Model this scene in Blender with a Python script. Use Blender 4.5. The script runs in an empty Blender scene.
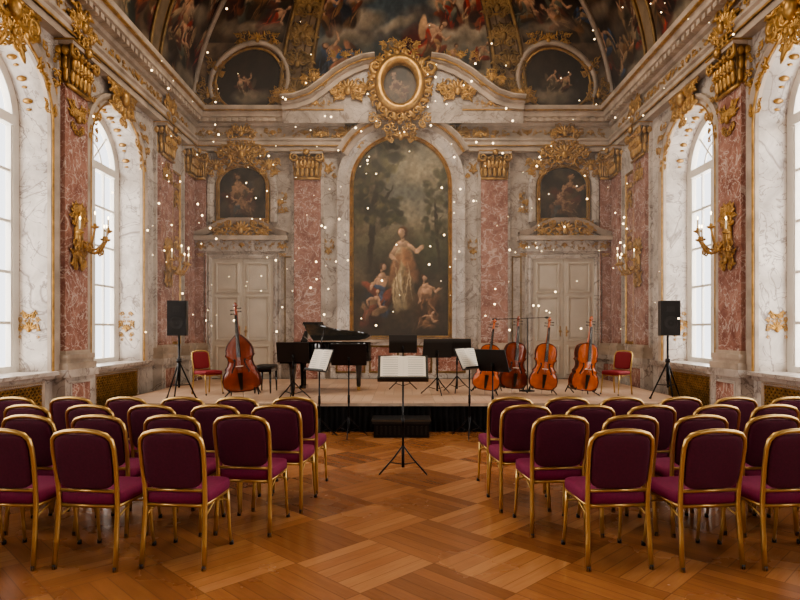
import bpy, math, random
import numpy as np
from mathutils import Matrix, Vector
from contextlib import contextmanager
pi=math.pi
HW=4.96; YB=14.1; YF=-3.6; ZC=6.7; CR=2.6; CH=2.6; ST=0.45
def lin(c):
    c=np.asarray(c,dtype=float)
    return np.where(c<=0.04045,c/12.92,((c+0.055)/1.055)**2.4)
def L(r,g,b): 
    v=lin([r/255,g/255,b/255]); return (float(v[0]),float(v[1]),float(v[2]),1)
# ------------------------------------------------------------ materials
MAT={}
def newmat(k):
    m=bpy.data.materials.new(k); m.use_nodes=True; MAT[k]=m
    nt=m.node_tree; return m,nt,nt.nodes,nt.links,nt.nodes['Principled BSDF']
def simple(k,col,rough=.5,metal=0,noise=0,nscale=20,bump=0,**kw):
    m,nt,N,K,P=newmat(k)
    P.inputs['Base Color'].default_value=col; P.inputs['Roughness'].default_value=rough; P.inputs['Metallic'].default_value=metal
    for a,b in kw.items(): P.inputs[a.replace('_',' ')].default_value=b
    if noise or bump:
        tc=N.new('ShaderNodeTexCoord'); n=N.new('ShaderNodeTexNoise'); n.inputs['Scale'].default_value=nscale; n.inputs['Detail'].default_value=6
        K.new(tc.outputs['Object'],n.inputs['Vector'])
        if noise:
            r=N.new('ShaderNodeValToRGB'); e=r.color_ramp.elements
            e[0].position=.3; e[1].position=.7
            e[0].color=tuple(c*(1-noise) for c in col[:3])+(1,); e[1].color=tuple(min(1,c*(1+noise*.6)) for c in col[:3])+(1,)
            K.new(n.outputs['Fac'],r.inputs['Fac']); K.new(r.outputs['Color'],P.inputs['Base Color'])
        if bump:
            b=N.new('ShaderNodeBump'); b.inputs['Strength'].default_value=bump; b.inputs['Distance'].default_value=.01
            K.new(n.outputs['Fac'],b.inputs['Height']); K.new(b.outputs['Normal'],P.inputs['Normal'])
    return m
def marble(k,c1,c2,vein,vamt=.7,scale=1.0,rough=.3,vw=.02):
    m,nt,N,K,P=newmat(k)
    tc=N.new('ShaderNodeTexCoord')
    n1=N.new('ShaderNodeTexNoise'); n1.inputs['Scale'].default_value=1.6*scale; n1.inputs['Detail'].default_value=8; n1.inputs['Roughness'].default_value=.65; n1.inputs['Distortion'].default_value=.6
    n2=N.new('ShaderNodeTexNoise'); n2.inputs['Scale'].default_value=.8*scale; n2.inputs['Detail'].default_value=5; n2.inputs['Distortion'].default_value=1.6
    n3=N.new('ShaderNodeTexNoise'); n3.inputs['Scale'].default_value=2.6*scale; n3.inputs['Detail'].default_value=4; n3.inputs['Distortion'].default_value=1.0
    for n in (n1,n2,n3): K.new(tc.outputs['Object'],n.inputs['Vector'])
    r=N.new('ShaderNodeValToRGB'); e=r.color_ramp.elements; e[0].position=.35;e[1].position=.68;e[0].color=c1;e[1].color=c2
    K.new(n1.outputs['Fac'],r.inputs['Fac'])
    def veins(n,w):
        s=N.new('ShaderNodeMath');s.operation='SUBTRACT';s.inputs[1].default_value=.5;K.new(n.outputs['Fac'],s.inputs[0])
        a=N.new('ShaderNodeMath');a.operation='ABSOLUTE';K.new(s.outputs[0],a.inputs[0])
        q=N.new('ShaderNodeMapRange');q.inputs['From Min'].default_value=0;q.inputs['From Max'].default_value=w;q.inputs['To Min'].default_value=vamt;q.inputs['To Max'].default_value=0
        K.new(a.outputs[0],q.inputs['Value']); return q
    col=r.outputs['Color']
    for n,w in ((n2,vw),(n3,vw*.8)):
        q=veins(n,w); mx=N.new('ShaderNodeMix'); mx.data_type='RGBA'
        K.new(q.outputs['Result'],mx.inputs['Factor']); K.new(col,mx.inputs['A']); mx.inputs['B'].default_value=vein; col=mx.outputs['Result']
    K.new(col,P.inputs['Base Color']); P.inputs['Roughness'].default_value=rough
def emis(k,col,s):
    m,nt,N,K,P=newmat(k); P.inputs['Base Color'].default_value=col; P.inputs['Emission Color'].default_value=col; P.inputs['Emission Strength'].default_value=s
simple('gold',L(188,148,88),.4,.65,noise=.4,nscale=9,bump=.25)
simple('gold_dark',L(148,120,76),.5,.5,noise=.4,nscale=6)
simple('gold_chair',L(200,168,108),.3,.85)
simple('stone',L(184,168,152),.55,0,noise=.35,nscale=3,bump=.3)
simple('white_paint',L(222,217,208),.45,0,noise=.06,nscale=4)
simple('door_paint',L(206,196,182),.5,0,noise=.1,nscale=3)
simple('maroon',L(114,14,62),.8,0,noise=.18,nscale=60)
simple('maroon_shaded',L(82,16,44),.85,0,noise=.18,nscale=60)  # seat maroon darkened: shade on the chair backs put into the colour
simple('red_fabric',L(134,32,42),.7)
simple('black',L(22,22,24),.42)
simple('black_metal',L(28,28,30),.35,.5)
simple('gloss_black',L(8,8,9),.08,0,Coat_Weight=1.0)
simple('skirt',L(14,14,16),.95)
simple('paper',L(238,232,218),.7)
simple('ink',L(120,118,114),.8)
simple('ebony',L(20,15,13),.3)
simple('varnish',L(200,98,36),.2,0,noise=.3,nscale=7,Coat_Weight=.6)
simple('varnish_dark',L(142,60,30),.2,0,noise=.4,nscale=6,Coat_Weight=.6)
simple('varnish_edge',L(74,28,12),.3)
simple('wire',L(190,190,190),.3,1)
simple('ivory',L(235,230,215),.3)
simple('candle',L(235,225,200),.6)
simple('grille_back',L(70,58,44),.8)
simple('spk_grille',L(30,31,34),.6,.3,noise=.4,nscale=200)
emis('flame',(1,.72,.38,1),12)
emis('glow_speck',(1,.74,.42,1),6)
marble('marble_white',L(164,154,146),L(218,209,200),L(108,92,84),.75,1.1,.3,.017)
marble('marble_grey',L(150,138,129),L(202,190,179),L(104,88,80),.7,1.5,.3,.016)
marble('marble_pink',L(130,86,76),L(180,136,122),L(222,204,194),.7,2.4,.25,.02)
# glass
m,nt,N,K,P=newmat('glass'); N.remove(P)
t=N.new('ShaderNodeBsdfTransparent'); g=N.new('ShaderNodeBsdfGlossy'); g.inputs['Roughness'].default_value=.02; mx=N.new('ShaderNodeMixShader'); mx.inputs[0].default_value=.05
K.new(t.outputs[0],mx.inputs[1]);K.new(g.outputs[0],mx.inputs[2]);K.new(mx.outputs[0],N['Material Output'].inputs[0])
# hazy air
m,nt,N,K,P=newmat('haze'); N.remove(P)
vs=N.new('ShaderNodeVolumeScatter'); vs.inputs['Density'].default_value=.02; vs.inputs['Anisotropy'].default_value=.2; vs.inputs['Color'].default_value=(1,.92,.84,1)
K.new(vs.outputs[0],N['Material Output'].inputs['Volume'])
# painted (vertex colour)
def painted(k,rough):
    m,nt,N,K,P=newmat(k); a=N.new('ShaderNodeAttribute'); a.attribute_name='Col'
    K.new(a.outputs['Color'],P.inputs['Base Color']); P.inputs['Roughness'].default_value=rough
painted('canvas',.45); painted('fresco',.85)
# parquet
def parquet(k,cell,rot,ca,cb,cc,rough,planks=6,loc=(.5,.5,0)):
    m,nt,N,K,P=newmat(k)
    tc=N.new('ShaderNodeTexCoord'); mp=N.new('ShaderNodeMapping'); mp.inputs['Rotation'].default_value=(0,0,rot); mp.inputs['Scale'].default_value=(1/cell,1/cell,1)
    mp.inputs['Location'].default_value=loc
    K.new(tc.outputs['Object'],mp.inputs['Vector'])
    sp=N.new('ShaderNodeSeparateXYZ'); K.new(mp.outputs[0],sp.inputs[0])
    def M(op,a,b=None,c=None):
        n=N.new('ShaderNodeMath'); n.operation=op
        for i,x in enumerate((a,b,c)):
            if x is None: continue
            if isinstance(x,(int,float)): n.inputs[i].default_value=x
            else: K.new(x,n.inputs[i])
        return n.outputs[0]
    fx=M('FLOOR',sp.outputs[0]);fy=M('FLOOR',sp.outputs[1])
    px=M('FRACT',sp.outputs[0]);py=M('FRACT',sp.outputs[1])
    par=M('FLOORED_MODULO',M('ADD',fx,fy),2)
    cr=M('ADD',M('MULTIPLY',par,px),M('MULTIPLY',M('SUBTRACT',1,par),py))
    al=M('ADD',M('MULTIPLY',par,py),M('MULTIPLY',M('SUBTRACT',1,par),px))
    rr=M('MULTIPLY',cr,planks); ring=M('FLOOR',rr); fr=M('FRACT',rr)
    cv=N.new('ShaderNodeCombineXYZ');K.new(fx,cv.inputs[0]);K.new(fy,cv.inputs[1]);K.new(M('ADD',ring,M('MULTIPLY',par,31.7)),cv.inputs[2])
    wn=N.new('ShaderNodeTexWhiteNoise');wn.noise_dimensions='3D';K.new(cv.outputs[0],wn.inputs['Vector'])
    cv2=N.new('ShaderNodeCombineXYZ');K.new(fx,cv2.inputs[0]);K.new(fy,cv2.inputs[1])
    wn2=N.new('ShaderNodeTexWhiteNoise');wn2.noise_dimensions='3D';K.new(cv2.outputs[0],wn2.inputs['Vector'])
    cg=N.new('ShaderNodeCombineXYZ');K.new(M('MULTIPLY',M('ADD',cr,M('MULTIPLY',ring,7.3)),28),cg.inputs[0]);K.new(M('MULTIPLY',al,2.5),cg.inputs[1]);K.new(M('MULTIPLY',wn.outputs['Value'],40),cg.inputs[2])
    gr=N.new('ShaderNodeTexNoise');gr.inputs['Scale'].default_value=1;gr.inputs['Detail'].default_value=5;gr.inputs['Roughness'].default_value=.7;K.new(cg.outputs[0],gr.inputs['Vector'])
    big=N.new('ShaderNodeTexNoise');big.inputs['Scale'].default_value=.7;big.inputs['Detail'].default_value=6;K.new(tc.outputs['Object'],big.inputs['Vector'])
    val=M('ADD',M('ADD',M('ADD',M('MULTIPLY',wn.outputs['Value'],.2),M('MULTIPLY',wn2.outputs['Value'],.14)),M('MULTIPLY',par,.2)),M('ADD',M('MULTIPLY',gr.outputs['Fac'],.35),M('MULTIPLY',big.outputs['Fac'],.25)))
    r=N.new('ShaderNodeValToRGB');e=r.color_ramp.elements;e[0].position=.25;e[0].color=ca;e[1].position=1.0;e[1].color=cc;x=e.new(.6);x.color=cb
    K.new(val,r.inputs['Fac'])
    l1=M('LESS_THAN',M('MINIMUM',fr,M('SUBTRACT',1,fr)),.03)
    l2=M('LESS_THAN',M('MINIMUM',al,M('SUBTRACT',1,al)),.006)
    ln=M('MULTIPLY',M('MAXIMUM',l1,l2),.45)
    mm=N.new('ShaderNodeMix');mm.data_type='RGBA';K.new(ln,mm.inputs['Factor']);K.new(r.outputs['Color'],mm.inputs['A']);mm.inputs['B'].default_value=tuple(c*.4 for c in ca[:3])+(1,)
    K.new(mm.outputs['Result'],P.inputs['Base Color'])
    rg=M('ADD',M('MULTIPLY',big.outputs['Fac'],.2),rough-.1); K.new(rg,P.inputs['Roughness'])
parquet('parquet',.66,pi/4,L(116,72,44),L(156,104,66),L(192,142,98),.26,6,(.13,.42,0))
parquet('stage_wood',1.0,0,L(182,150,126),L(204,172,146),L(220,192,168),.35)
# ------------------------------------------------------------ mesh builder
class MB:
    def __init__(s): s.v=[];s.f=[];s.m=[];s.sm=[];s.M=Matrix.Identity(4);s.keys=[];s.flip=False
    def k(s,key):
        if key not in s.keys: s.keys.append(key)
        return s.keys.index(key)
    def add(s,pts,faces,mat,smooth=False):
        b=len(s.v); M=s.M
        s.v.extend([M@Vector(p) for p in pts]); mi=s.k(mat); fl=M.determinant()<0
        for f in faces:
            f=[b+i for i in f]
            if fl: f.reverse()
            s.f.append(f); s.m.append(mi); s.sm.append(smooth)
    @contextmanager
    def at(s,M):
        o=s.M; s.M=o@M
        yield
        s.M=o
    def box(s,c,d,mat,taper=1):
        x,y,z=c;a,b,h=d[0]/2,d[1]/2,d[2]/2;t=taper
        p=[(x-a,y-b,z-h),(x+a,y-b,z-h),(x+a,y+b,z-h),(x-a,y+b,z-h),(x-a*t,y-b*t,z+h),(x+a*t,y-b*t,z+h),(x+a*t,y+b*t,z+h),(x-a*t,y+b*t,z+h)]
        s.add(p,[(3,2,1,0),(4,5,6,7),(0,1,5,4),(1,2,6,5),(2,3,7,6),(3,0,4,7)],mat)
    def lohi(s,a,b,mat): s.box([(a[i]+b[i])/2 for i in range(3)],[abs(b[i]-a[i]) for i in range(3)],mat)
    def tube(s,pts,r,mat,n=6,closed=False,smooth=True,caps=True):
        pts=[Vector(p) for p in pts]; N=len(pts)
        rs=r if isinstance(r,(list,tuple)) else [r]*N
        P=[];F=[];up=None
        for i in range(N):
            a=pts[(i-1)%N] if (closed or i>0) else pts[i]; b=pts[(i+1)%N] if (closed or i<N-1) else pts[i]
            t=(b-a); t=t.normalized() if t.length>1e-9 else Vector((0,0,1))
            if up is None:
                up=Vector((0,0,1)) if abs(t.z)<.9 else Vector((1,0,0))
            x=up-t*up.dot(t)
            if x.length<1e-5: x=t.orthogonal()
            x.normalize(); up=x; y=t.cross(x)
            for j in range(n):
                q=2*pi*(j+.5)/n; P.append(pts[i]+(x*math.cos(q)+y*math.sin(q))*rs[i])
        for i in range(N if closed else N-1):
            for j in range(n):
                a=i*n+j;b=i*n+(j+1)%n;c=((i+1)%N)*n+(j+1)%n;d=((i+1)%N)*n+j; F.append((a,b,c,d))
        if caps and not closed: F.append(tuple(range(n-1,-1,-1)));F.append(tuple((N-1)*n+j for j in range(n)))
        s.add(P,F,mat,smooth)
    def lathe(s,c,prof,mat,n=16,axis='z'):
        P=[];F=[]
        for r,h in prof:
            for j in range(n):
                q=2*pi*j/n; a,b=r*math.cos(q),r*math.sin(q)
                P.append((c[0]+a,c[1]+b,c[2]+h) if axis=='z' else (c[0]+b,c[1]+h,c[2]+a))
        for i in range(len(prof)-1):
            for j in range(n): F.append((i*n+j,i*n+(j+1)%n,(i+1)*n+(j+1)%n,(i+1)*n+j))
        s.add(P,F,mat,True)
    def sell(s,c,r,mat,e1=1,e2=1,nu=12,nv=8):
        f=lambda w,e:math.copysign(abs(w)**e,w)
        P=[];F=[]
        for i in range(nv+1):
            ph=-pi/2+pi*i/nv
            for j in range(nu):
                th=2*pi*j/nu
                P.append((c[0]+r[0]*f(math.cos(ph),e1)*f(math.cos(th),e2),c[1]+r[1]*f(math.cos(ph),e1)*f(math.sin(th),e2),c[2]+r[2]*f(math.sin(ph),e1)))
        for i in range(nv):
            for j in range(nu): F.append((i*nu+j,i*nu+(j+1)%nu,(i+1)*nu+(j+1)%nu,(i+1)*nu+j))
        s.add(P,F,mat,True)
    def prism(s,poly,z0,z1,mat):
        n=len(poly);P=[(x,y,z0) for x,y in poly]+[(x,y,z1) for x,y in poly]
        F=[tuple(range(n-1,-1,-1)),tuple(range(n,2*n))]+[(i,(i+1)%n,n+(i+1)%n,n+i) for i in range(n)]
        s.add(P,F,mat)
    def sweep(s,path,prof,mat,closed=False,smooth=False):
        N=len(path);P=[];F=[];m=len(prof)
        for i in range(N):
            p=Vector(path[i]);a=Vector(path[(i-1)%N]) if closed or i>0 else None;b=Vector(path[(i+1)%N]) if closed or i<N-1 else None
            d1=(p-a).normalized() if a is not None else None; d2=(b-p).normalized() if b is not None else None
            if d1 is None:d1=d2
            if d2 is None:d2=d1
            n1=Vector((-d1.y,d1.x));n2=Vector((-d2.y,d2.x));nn=n1+n2
            nn=nn.normalized() if nn.length>1e-6 else n1
            k=1/max(.4,nn.dot(n1))
            for q,w in prof: P.append((p.x+nn.x*q*k,p.y+nn.y*q*k,w))
        for i in range(N if closed else N-1):
            for j in range(m-1):
                a=i*m+j;i2=(i+1)%N; F.append((a,a+1,i2*m+j+1,i2*m+j))
        s.add(P,F,mat,smooth)
    def build(s,name):
        me=bpy.data.meshes.new(name); me.from_pydata([tuple(v) for v in s.v],[],s.f)
        for k in s.keys: me.materials.append(MAT[k])
        me.polygons.foreach_set('material_index',s.m); me.polygons.foreach_set('use_smooth',s.sm); me.update()
        o=bpy.data.objects.new(name,me); bpy.context.collection.objects.link(o); return o
def T(x,y,z): return Matrix.Translation((x,y,z))
def R(a,ax): return Matrix.Rotation(a,4,ax)
def frameM(u,v,w,o):
    return Matrix(((u[0],v[0],w[0],o[0]),(u[1],v[1],w[1],o[1]),(u[2],v[2],w[2],o[2]),(0,0,0,1)))
WB=frameM((1,0,0),(0,0,1),(0,-1,0),(0,YB,0))
WL=frameM((0,1,0),(0,0,1),(1,0,0),(-HW,0,0))
WR=frameM((0,1,0),(0,0,1),(-1,0,0),(HW,0,0))
WF=frameM((-1,0,0),(0,0,1),(0,1,0),(0,YF,0))
def mbw(W): b=MB(); b.M=W.copy(); return b
# ------------------------------------------------------------ ornament
def spiral(b,cx,cy,w,r,a0,dr,th,mat,turns=1.3):
    pts=[];rs=[];n=11
    for i in range(n):
        t=i/(n-1);a=a0+dr*t*turns*2*pi;q=r*(1-t)**.8+r*.12
        pts.append((cx+q*math.cos(a),cy+q*math.sin(a),w+th*.4*t)); rs.append(th*(.45+.55*math.sin(pi*min(1,t*1.1+.1))))
    b.tube(pts,rs,mat,5)
def leaf(b,cx,cy,w,ln,wd,ang,mat):
    with b.at(T(cx,cy,w)@R(ang,'Z')@T(ln*.5,0,0)): b.sell((0,0,0),(ln*.5,wd*.5,wd*.35),mat,1,1,8,5)
def ornament(b,cx,cy,w,W,H,seed,n=12,mat='gold',shell=True):
    rn=random.Random(seed); S=min(W,H)
    if shell:
        for i in range(7):
            a=pi/2+(i-3)*.42; leaf(b,cx,cy-.05*S,w+.02*S,S*.42,S*.13,a,mat)
        b.sell((cx,cy-.06*S,w+.06*S),(S*.12,S*.16,S*.09),mat)
    for i in range(n):
        fx=rn.uniform(.08,.48); x=fx*W; y=rn.uniform(-.45,.45)*H*(1.1-fx*1.3); r=rn.uniform(.07,.16)*S; a=rn.uniform(0,2*pi); d=rn.choice((-1,1)); th=r*rn.uniform(.2,.34)
        la=rn.uniform(-1,1.6); ll=r*rn.uniform(1.4,2.4)
        spiral(b,cx+x,cy+y,w+.02*S,r,a,d,th,mat); spiral(b,cx-x,cy+y,w+.02*S,r,pi-a,-d,th,mat)
        leaf(b,cx+x,cy+y,w+.02*S,ll,ll*.32,la,mat); leaf(b,cx-x,cy+y,w+.02*S,ll,ll*.32,pi-la,mat)
def arch(u0,u1,v0,vs,n=16,rise=None):
    c=(u0+u1)/2;r=(u1-u0)/2;h=r if rise is None else rise
    return [(u0,v0)]+[(c-r*math.cos(pi*i/n),vs+h*math.sin(pi*i/n)) for i in range(n+1)]+[(u1,v0)]
def fp(w,d,o=0): return [(-w/2,o),(-w/2,o+d*.6),(-w/4,o+d),(0,o+d*.65),(w/4,o+d),(w/2,o+d*.5),(w/2,o)]
def rect(b,u0,u1,v0,v1,w,mat): b.add([(u0,v0,w),(u1,v0,w),(u1,v1,w),(u0,v1,w)],[(0,1,2,3)],mat)
def rectpath(u0,u1,v0,v1): return [(u0,v0),(u0,v1),(u1,v1),(u1,v0)]
# ------------------------------------------------------------ room shell
WINC=[7.43+2.94*k for k in range(-3,2)]; WR2=.935; SILL=.98; SPR=4.465; REC=.55
PILS=[8.9,5.96,3.02,.08,-2.86]
def side_wall(W,name):
    b=mbw(W); prev=YF
    for c in WINC:
        u0,u1=c-WR2,c+WR2
        rect(b,prev,u0,0,ZC,0,'marble_white'); rect(b,u0,u1,0,SILL,0,'marble_white')
        a=arch(u0,u1,SILL,SPR,20)
        for i in range(1,len(a)-2):
            p,q=a[i],a[i+1]; b.add([(p[0],p[1],0),(q[0],q[1],0),(q[0],ZC,0),(p[0],ZC,0)],[(0,1,2,3)],'marble_white')
        P=[];F=[]
        for p in a: P+= [(p[0],p[1],0),(p[0],p[1],-REC)]
        n=len(a)
        for i in range(n): j=(i+1)%n; F.append((2*i,2*j,2*j+1,2*i+1))
        b.add(P,F,'marble_white')
        prev=u1
    rect(b,prev,YB,0,ZC,0,'marble_white')
    return b.build(name)
side_wall(WL,'wall_left'); side_wall(WR,'wall_right')
b=mbw(WB); rect(b,-HW,HW,0,ZC+2.7,0,'marble_grey'); b.build('wall_back')
b=mbw(WF); rect(b,-HW,HW,0,ZC,0,'marble_white'); b.build('wall_front')
b=MB(); b.lohi((-HW,YF,-.05),(HW,YB,0),'parquet'); b.build('floor')
def windows():
    i=1
    for W in (WL,WR):
        for c in WINC:
            b=mbw(W); u0,u1=c-WR2,c+WR2; w=-.46
            b.sweep(arch(u0+.05,u1-.05,SILL+.05,SPR,18),[(-.06,w-.05),(-.06,w+.05),(.06,w+.07),(.06,w-.05)],'white_paint')
            b.lohi((u0,SILL,w-.06),(u1,SILL+.1,w+.06),'white_paint')
            b.lohi((c-.05,SILL,w-.04),(c+.05,SPR+WR2-.03,w+.05),'white_paint')
            b.lohi((u0+.05,SPR-.07,w-.05),(u1-.05,SPR+.07,w+.07),'white_paint')
            for k in range(1,5):
                v=SILL+(SPR-SILL)*k/5; b.lohi((u0+.05,v-.02,w-.02),(u1-.05,v+.02,w+.03),'white_paint')
            for s in (-1,1):
                x=c+s*.47; b.lohi((x-.015,SILL,w-.02),(x+.015,SPR,w+.02),'white_paint')
                b.lohi((c+s*.06,SILL+.1,w-.03),(c+s*.12,SPR-.07,w+.04),'white_paint')
                b.lohi((c+s*.8,SILL+.1,w-.03),(c+s*.86,SPR-.07,w+.04),'white_paint')
                b.tube([(c,SPR,w),(c+s*.6,SPR+.62,w)],.018,'white_paint',4)
            b.tube([(c-.42*math.cos(pi*k/10),SPR+.42*math.sin(pi*k/10),w) for k in range(11)],.018,'white_paint',4)
            a=[(p[0],p[1],w-.01) for p in arch(u0+.05,u1-.05,SILL+.05,SPR,18)]
            b.add(a,[tuple(range(len(a)))],'glass')
            b.build('window_%d'%i)
            i+=1
windows()
# ------------------------------------------------------------ pilasters & trim
def capital(b,c,wd,w,v0,v1):
    h=v1-v0
    for k in range(4):
        t0=k/4;ww=wd*(.92+.12*t0*t0); b.lohi((c-ww/2,v0+h*.8*t0,0),(c+ww/2,v0+h*.8*(t0+.25),w+.03+.05*t0),'gold_dark')
    b.lohi((c-wd*.6,v1-h*.14,0),(c+wd*.6,v1,w+.15),'stone'); b.lohi((c-wd*.62,v1-h*.05,0),(c+wd*.62,v1-.01,w+.17),'gold')
    b.tube([(c-wd*.5,v0,w+.03),(c+wd*.5,v0,w+.03)],.03,'gold')
    for r_,(vv,n) in enumerate(((.04,5),(.3,6))):
        for i in range(n):
            x=c+wd*(-.44+.88*(i+.5)/n); leaf(b,x,v0+h*vv,w+.06+.03*r_,h*.42,wd*.17,pi/2,'gold'); b.sell((x,v0+h*(vv+.4),w+.11+.03*r_),(wd*.07,h*.05,.04),'gold',1,1,6,4)
        for s in (-1,1):
            for k in range(2): b.sell((c+s*wd*(.48+.03*r_),v0+h*(vv+.2),.04+.08*k),(.03,h*.2,.035),'gold',1,1,6,5)
    for s in (-1,1):
        spiral(b,c+s*wd*.46,v0+h*.74,w+.13,h*.16,pi/2,-s,h*.05,'gold',1.5); spiral(b,c+s*wd*.14,v0+h*.72,w+.12,h*.1,pi/2,s,h*.035,'gold',1.3)
        for k in range(2): b.sell((c+s*wd*.57,v0+h*.74,.05+.1*k),(.045,h*.12,.05),'gold',1,1,8,5)
    b.sell((c,v1-h*.1,w+.18),(wd*.12,h*.12,.05),'gold',1,1,8,5)
def pilaster(W,c,wd,v0=SILL,w=.12):
    b=mbw(W)
    b.lohi((c-wd/2-.1,0,0),(c+wd/2+.1,SILL-.06,w+.06),'marble_white')
    b.sweep(rectpath(c-wd/2+.04,c+wd/2-.04,.2,SILL-.16),fp(.04,.02,w+.06),'marble_white',True)
    rect(b,c-wd/2+.06,c+wd/2-.06,.22,SILL-.18,w+.065,'marble_pink')
    b.lohi((c-wd/2-.13,0,0),(c+wd/2+.13,.14,w+.1),'marble_pink')
    b.lohi((c-wd/2-.13,SILL-.08,0),(c+wd/2+.13,SILL+.03,w+.11),'marble_white')
    for k,(e,h0,h1) in enumerate(((.09,.03,.12),(.06,.12,.18),(.075,.18,.25),(.03,.25,.3))): b.lohi((c-wd/2-e,SILL+h0,0),(c+wd/2+e,SILL+h1,w+e),'stone')
    b.lohi((c-wd/2,SILL+.28,0),(c+wd/2,5.12,w),'marble_pink')
    b.lohi((c-wd/2-.07,SILL+.25,0),(c+wd/2+.07,5.7,w*.45),'marble_white')
    capital(b,c,wd,w,5.1,5.74)
    return b.build('marble_pilaster')
for W in (WL,WR):
    for c in PILS: pilaster(W,c,.62)
    pilaster(W,12.3,.62); pilaster(W,13.72,.46)
for c in (-2.23,2.13): pilaster(WB,c,.62)
for c in (-4.74,4.74): pilaster(WB,c,.3)
def extr(b,prof,u0,u1,mat):
    P=[(u0,v,w) for w,v in prof]+[(u1,v,w) for w,v in prof];n=len(prof)
    b.add(P,[(i,n+i,n+i+1,i+1) for i in range(n-1)],mat)
CORN=[(0,5.74),(.16,5.74),(.16,5.84),(.19,5.84),(.19,5.95),(.23,5.98),(.23,6.02),(.12,6.03),(.12,6.3),(.18,6.32),(.2,6.38),(.3,6.4),(.3,6.46),(.36,6.48),(.38,6.58),(.44,6.62),(.46,6.7),(.0,6.72)]
ti=1
for W,u0,u1 in ((WL,YF,YB),(WR,YF,YB),(WB,-HW,HW)):
    b=mbw(W)
    if W is WB:
        extr(b,CORN,u0,-1.35,'stone'); extr(b,CORN,1.35,u1,'stone')
    else: extr(b,CORN,u0,u1,'stone')
    n=int((u1-u0)/.17)
    for i in range(n):
        u=u0+(i+.5)*(u1-u0)/n
        if W is WB and abs(u)<1.35: continue
        b.lohi((u-.05,6.38,.2),(u+.05,6.46,.33),'stone')
    def strip(a,c_):
        b.lohi((a,5.84,.17),(c_,5.87,.205),'gold'); b.lohi((a,6.585,.38),(c_,6.61,.445),'gold')
    if W is WB: strip(u0,-1.35); strip(1.35,u1)
    else: strip(u0,u1)
    i=0;u=u0+.45
    while u<u1-.3:
        if not(W is WB and abs(u)<1.6): ornament(b,u,6.16,.13,.7,.24,i+int(abs(u0*7)),8,'gold')
        u+=.74;i+=1
    b.build('trim_%d'%ti); ti+=1
# dado, base and grilles, window surrounds
for W,nm in ((WL,'left'),(WR,'right')):
    b=mbw(W)
    b.sweep([(YF,0),(YB,0)],[(0,.06),(.14,.06),(.17,.03),(.17,0)],'marble_pink')
    b.build('baseboard_'+nm)
    b=mbw(W)
    b.sweep([(YF,SILL-.04),(YB,SILL-.04)],[(-.07,0),(-.05,.04),(0,.06),(.04,.09),(.05,.09),(.05,0)],'marble_white')
    for ci,c in enumerate(WINC):
        u0,u1=c-WR2,c+WR2
        b.sweep(arch(u0-.06,u1+.06,SILL,SPR,20),[(-.06,0),(-.06,.05),(-.02,.07),(.02,.05),(.08,.09),(.13,.07),(.13,0)],'stone')
        b.sweep(arch(u0-.03,u1+.03,SILL,SPR,20),fp(.03,.03,.05),'gold')
        b.lohi((u0-.05,SILL-.03,-.5),(u1+.05,SILL+.02,.14),'marble_white')
        ornament(b,c,5.62,.1,1.0,.9,40+ci,16); ornament(b,c,5.3,.12,.4,.6,60+ci,8)
        for s in (-1,1):
            ornament(b,c+s*.93,5.2,.05,.5,.8,70+ci,10,shell=False); ornament(b,c+s*.9,4.75,.07,.25,.6,75+ci,6,shell=False)
        for (uu,rot) in ((u1-.004,-pi/2),(u0+.004,pi/2)):
            for yy,hh,nn in ((1.6,.85,10),):
                with b.at(T(uu,yy,-.25)@R(rot,'Y')): ornament(b,0,0,0,.26,hh,90+ci,nn)
        for k in range(9):
            a=pi*(.1+.8*k/8); r_=WR2-.01
            b.sell((c-r_*math.cos(a),SPR+r_*math.sin(a),-.24),(.04,.04,.07),'gold',1,1,6,5)
            b.sell((c-r_*math.cos(a+.12),SPR+r_*math.sin(a+.12),-.24),(.02,.02,.04),'gold',1,1,6,4)
        rect(b,c-.78,c+.78,.2,.86,.02,'grille_back'); b.sweep(rectpath(c-.78,c+.78,.2,.86),fp(.07,.05),'stone',True)
        k=-.66
        while k<1.56:
            for s in (1,-1):
                a0=max(k,0);a1=min(k+.66,1.56)
                if a1>a0:
                    y0=.2+(a0-k);y1=.2+(a1-k)
                    x0,x1=(c-.78+a0,c-.78+a1) if s>0 else (c+.78-a0,c+.78-a1)
                    b.tube([(x0,y0,.03),(x1,y1,.03)],.013,'gold',4,smooth=False)
            k+=.085
    b.sweep(rectpath(12.82,13.28,1.3,5.0),fp(.06,.04),'gold',True); rect(b,12.85,13.25,1.33,4.97,.01,'marble_pink')
    ornament(b,13.05,3.4,.03,.36,1.0,7,9); ornament(b,13.05,4.5,.03,.36,.7,9,9)
    for c in PILS+[12.3]: ornament(b,c,4.72,.13,.42,.7,int(c*10)+100,11); ornament(b,c,6.1,.2,.6,.6,int(c*10)+130,11)
    b.build('trim_%d'%ti); ti+=1
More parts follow.
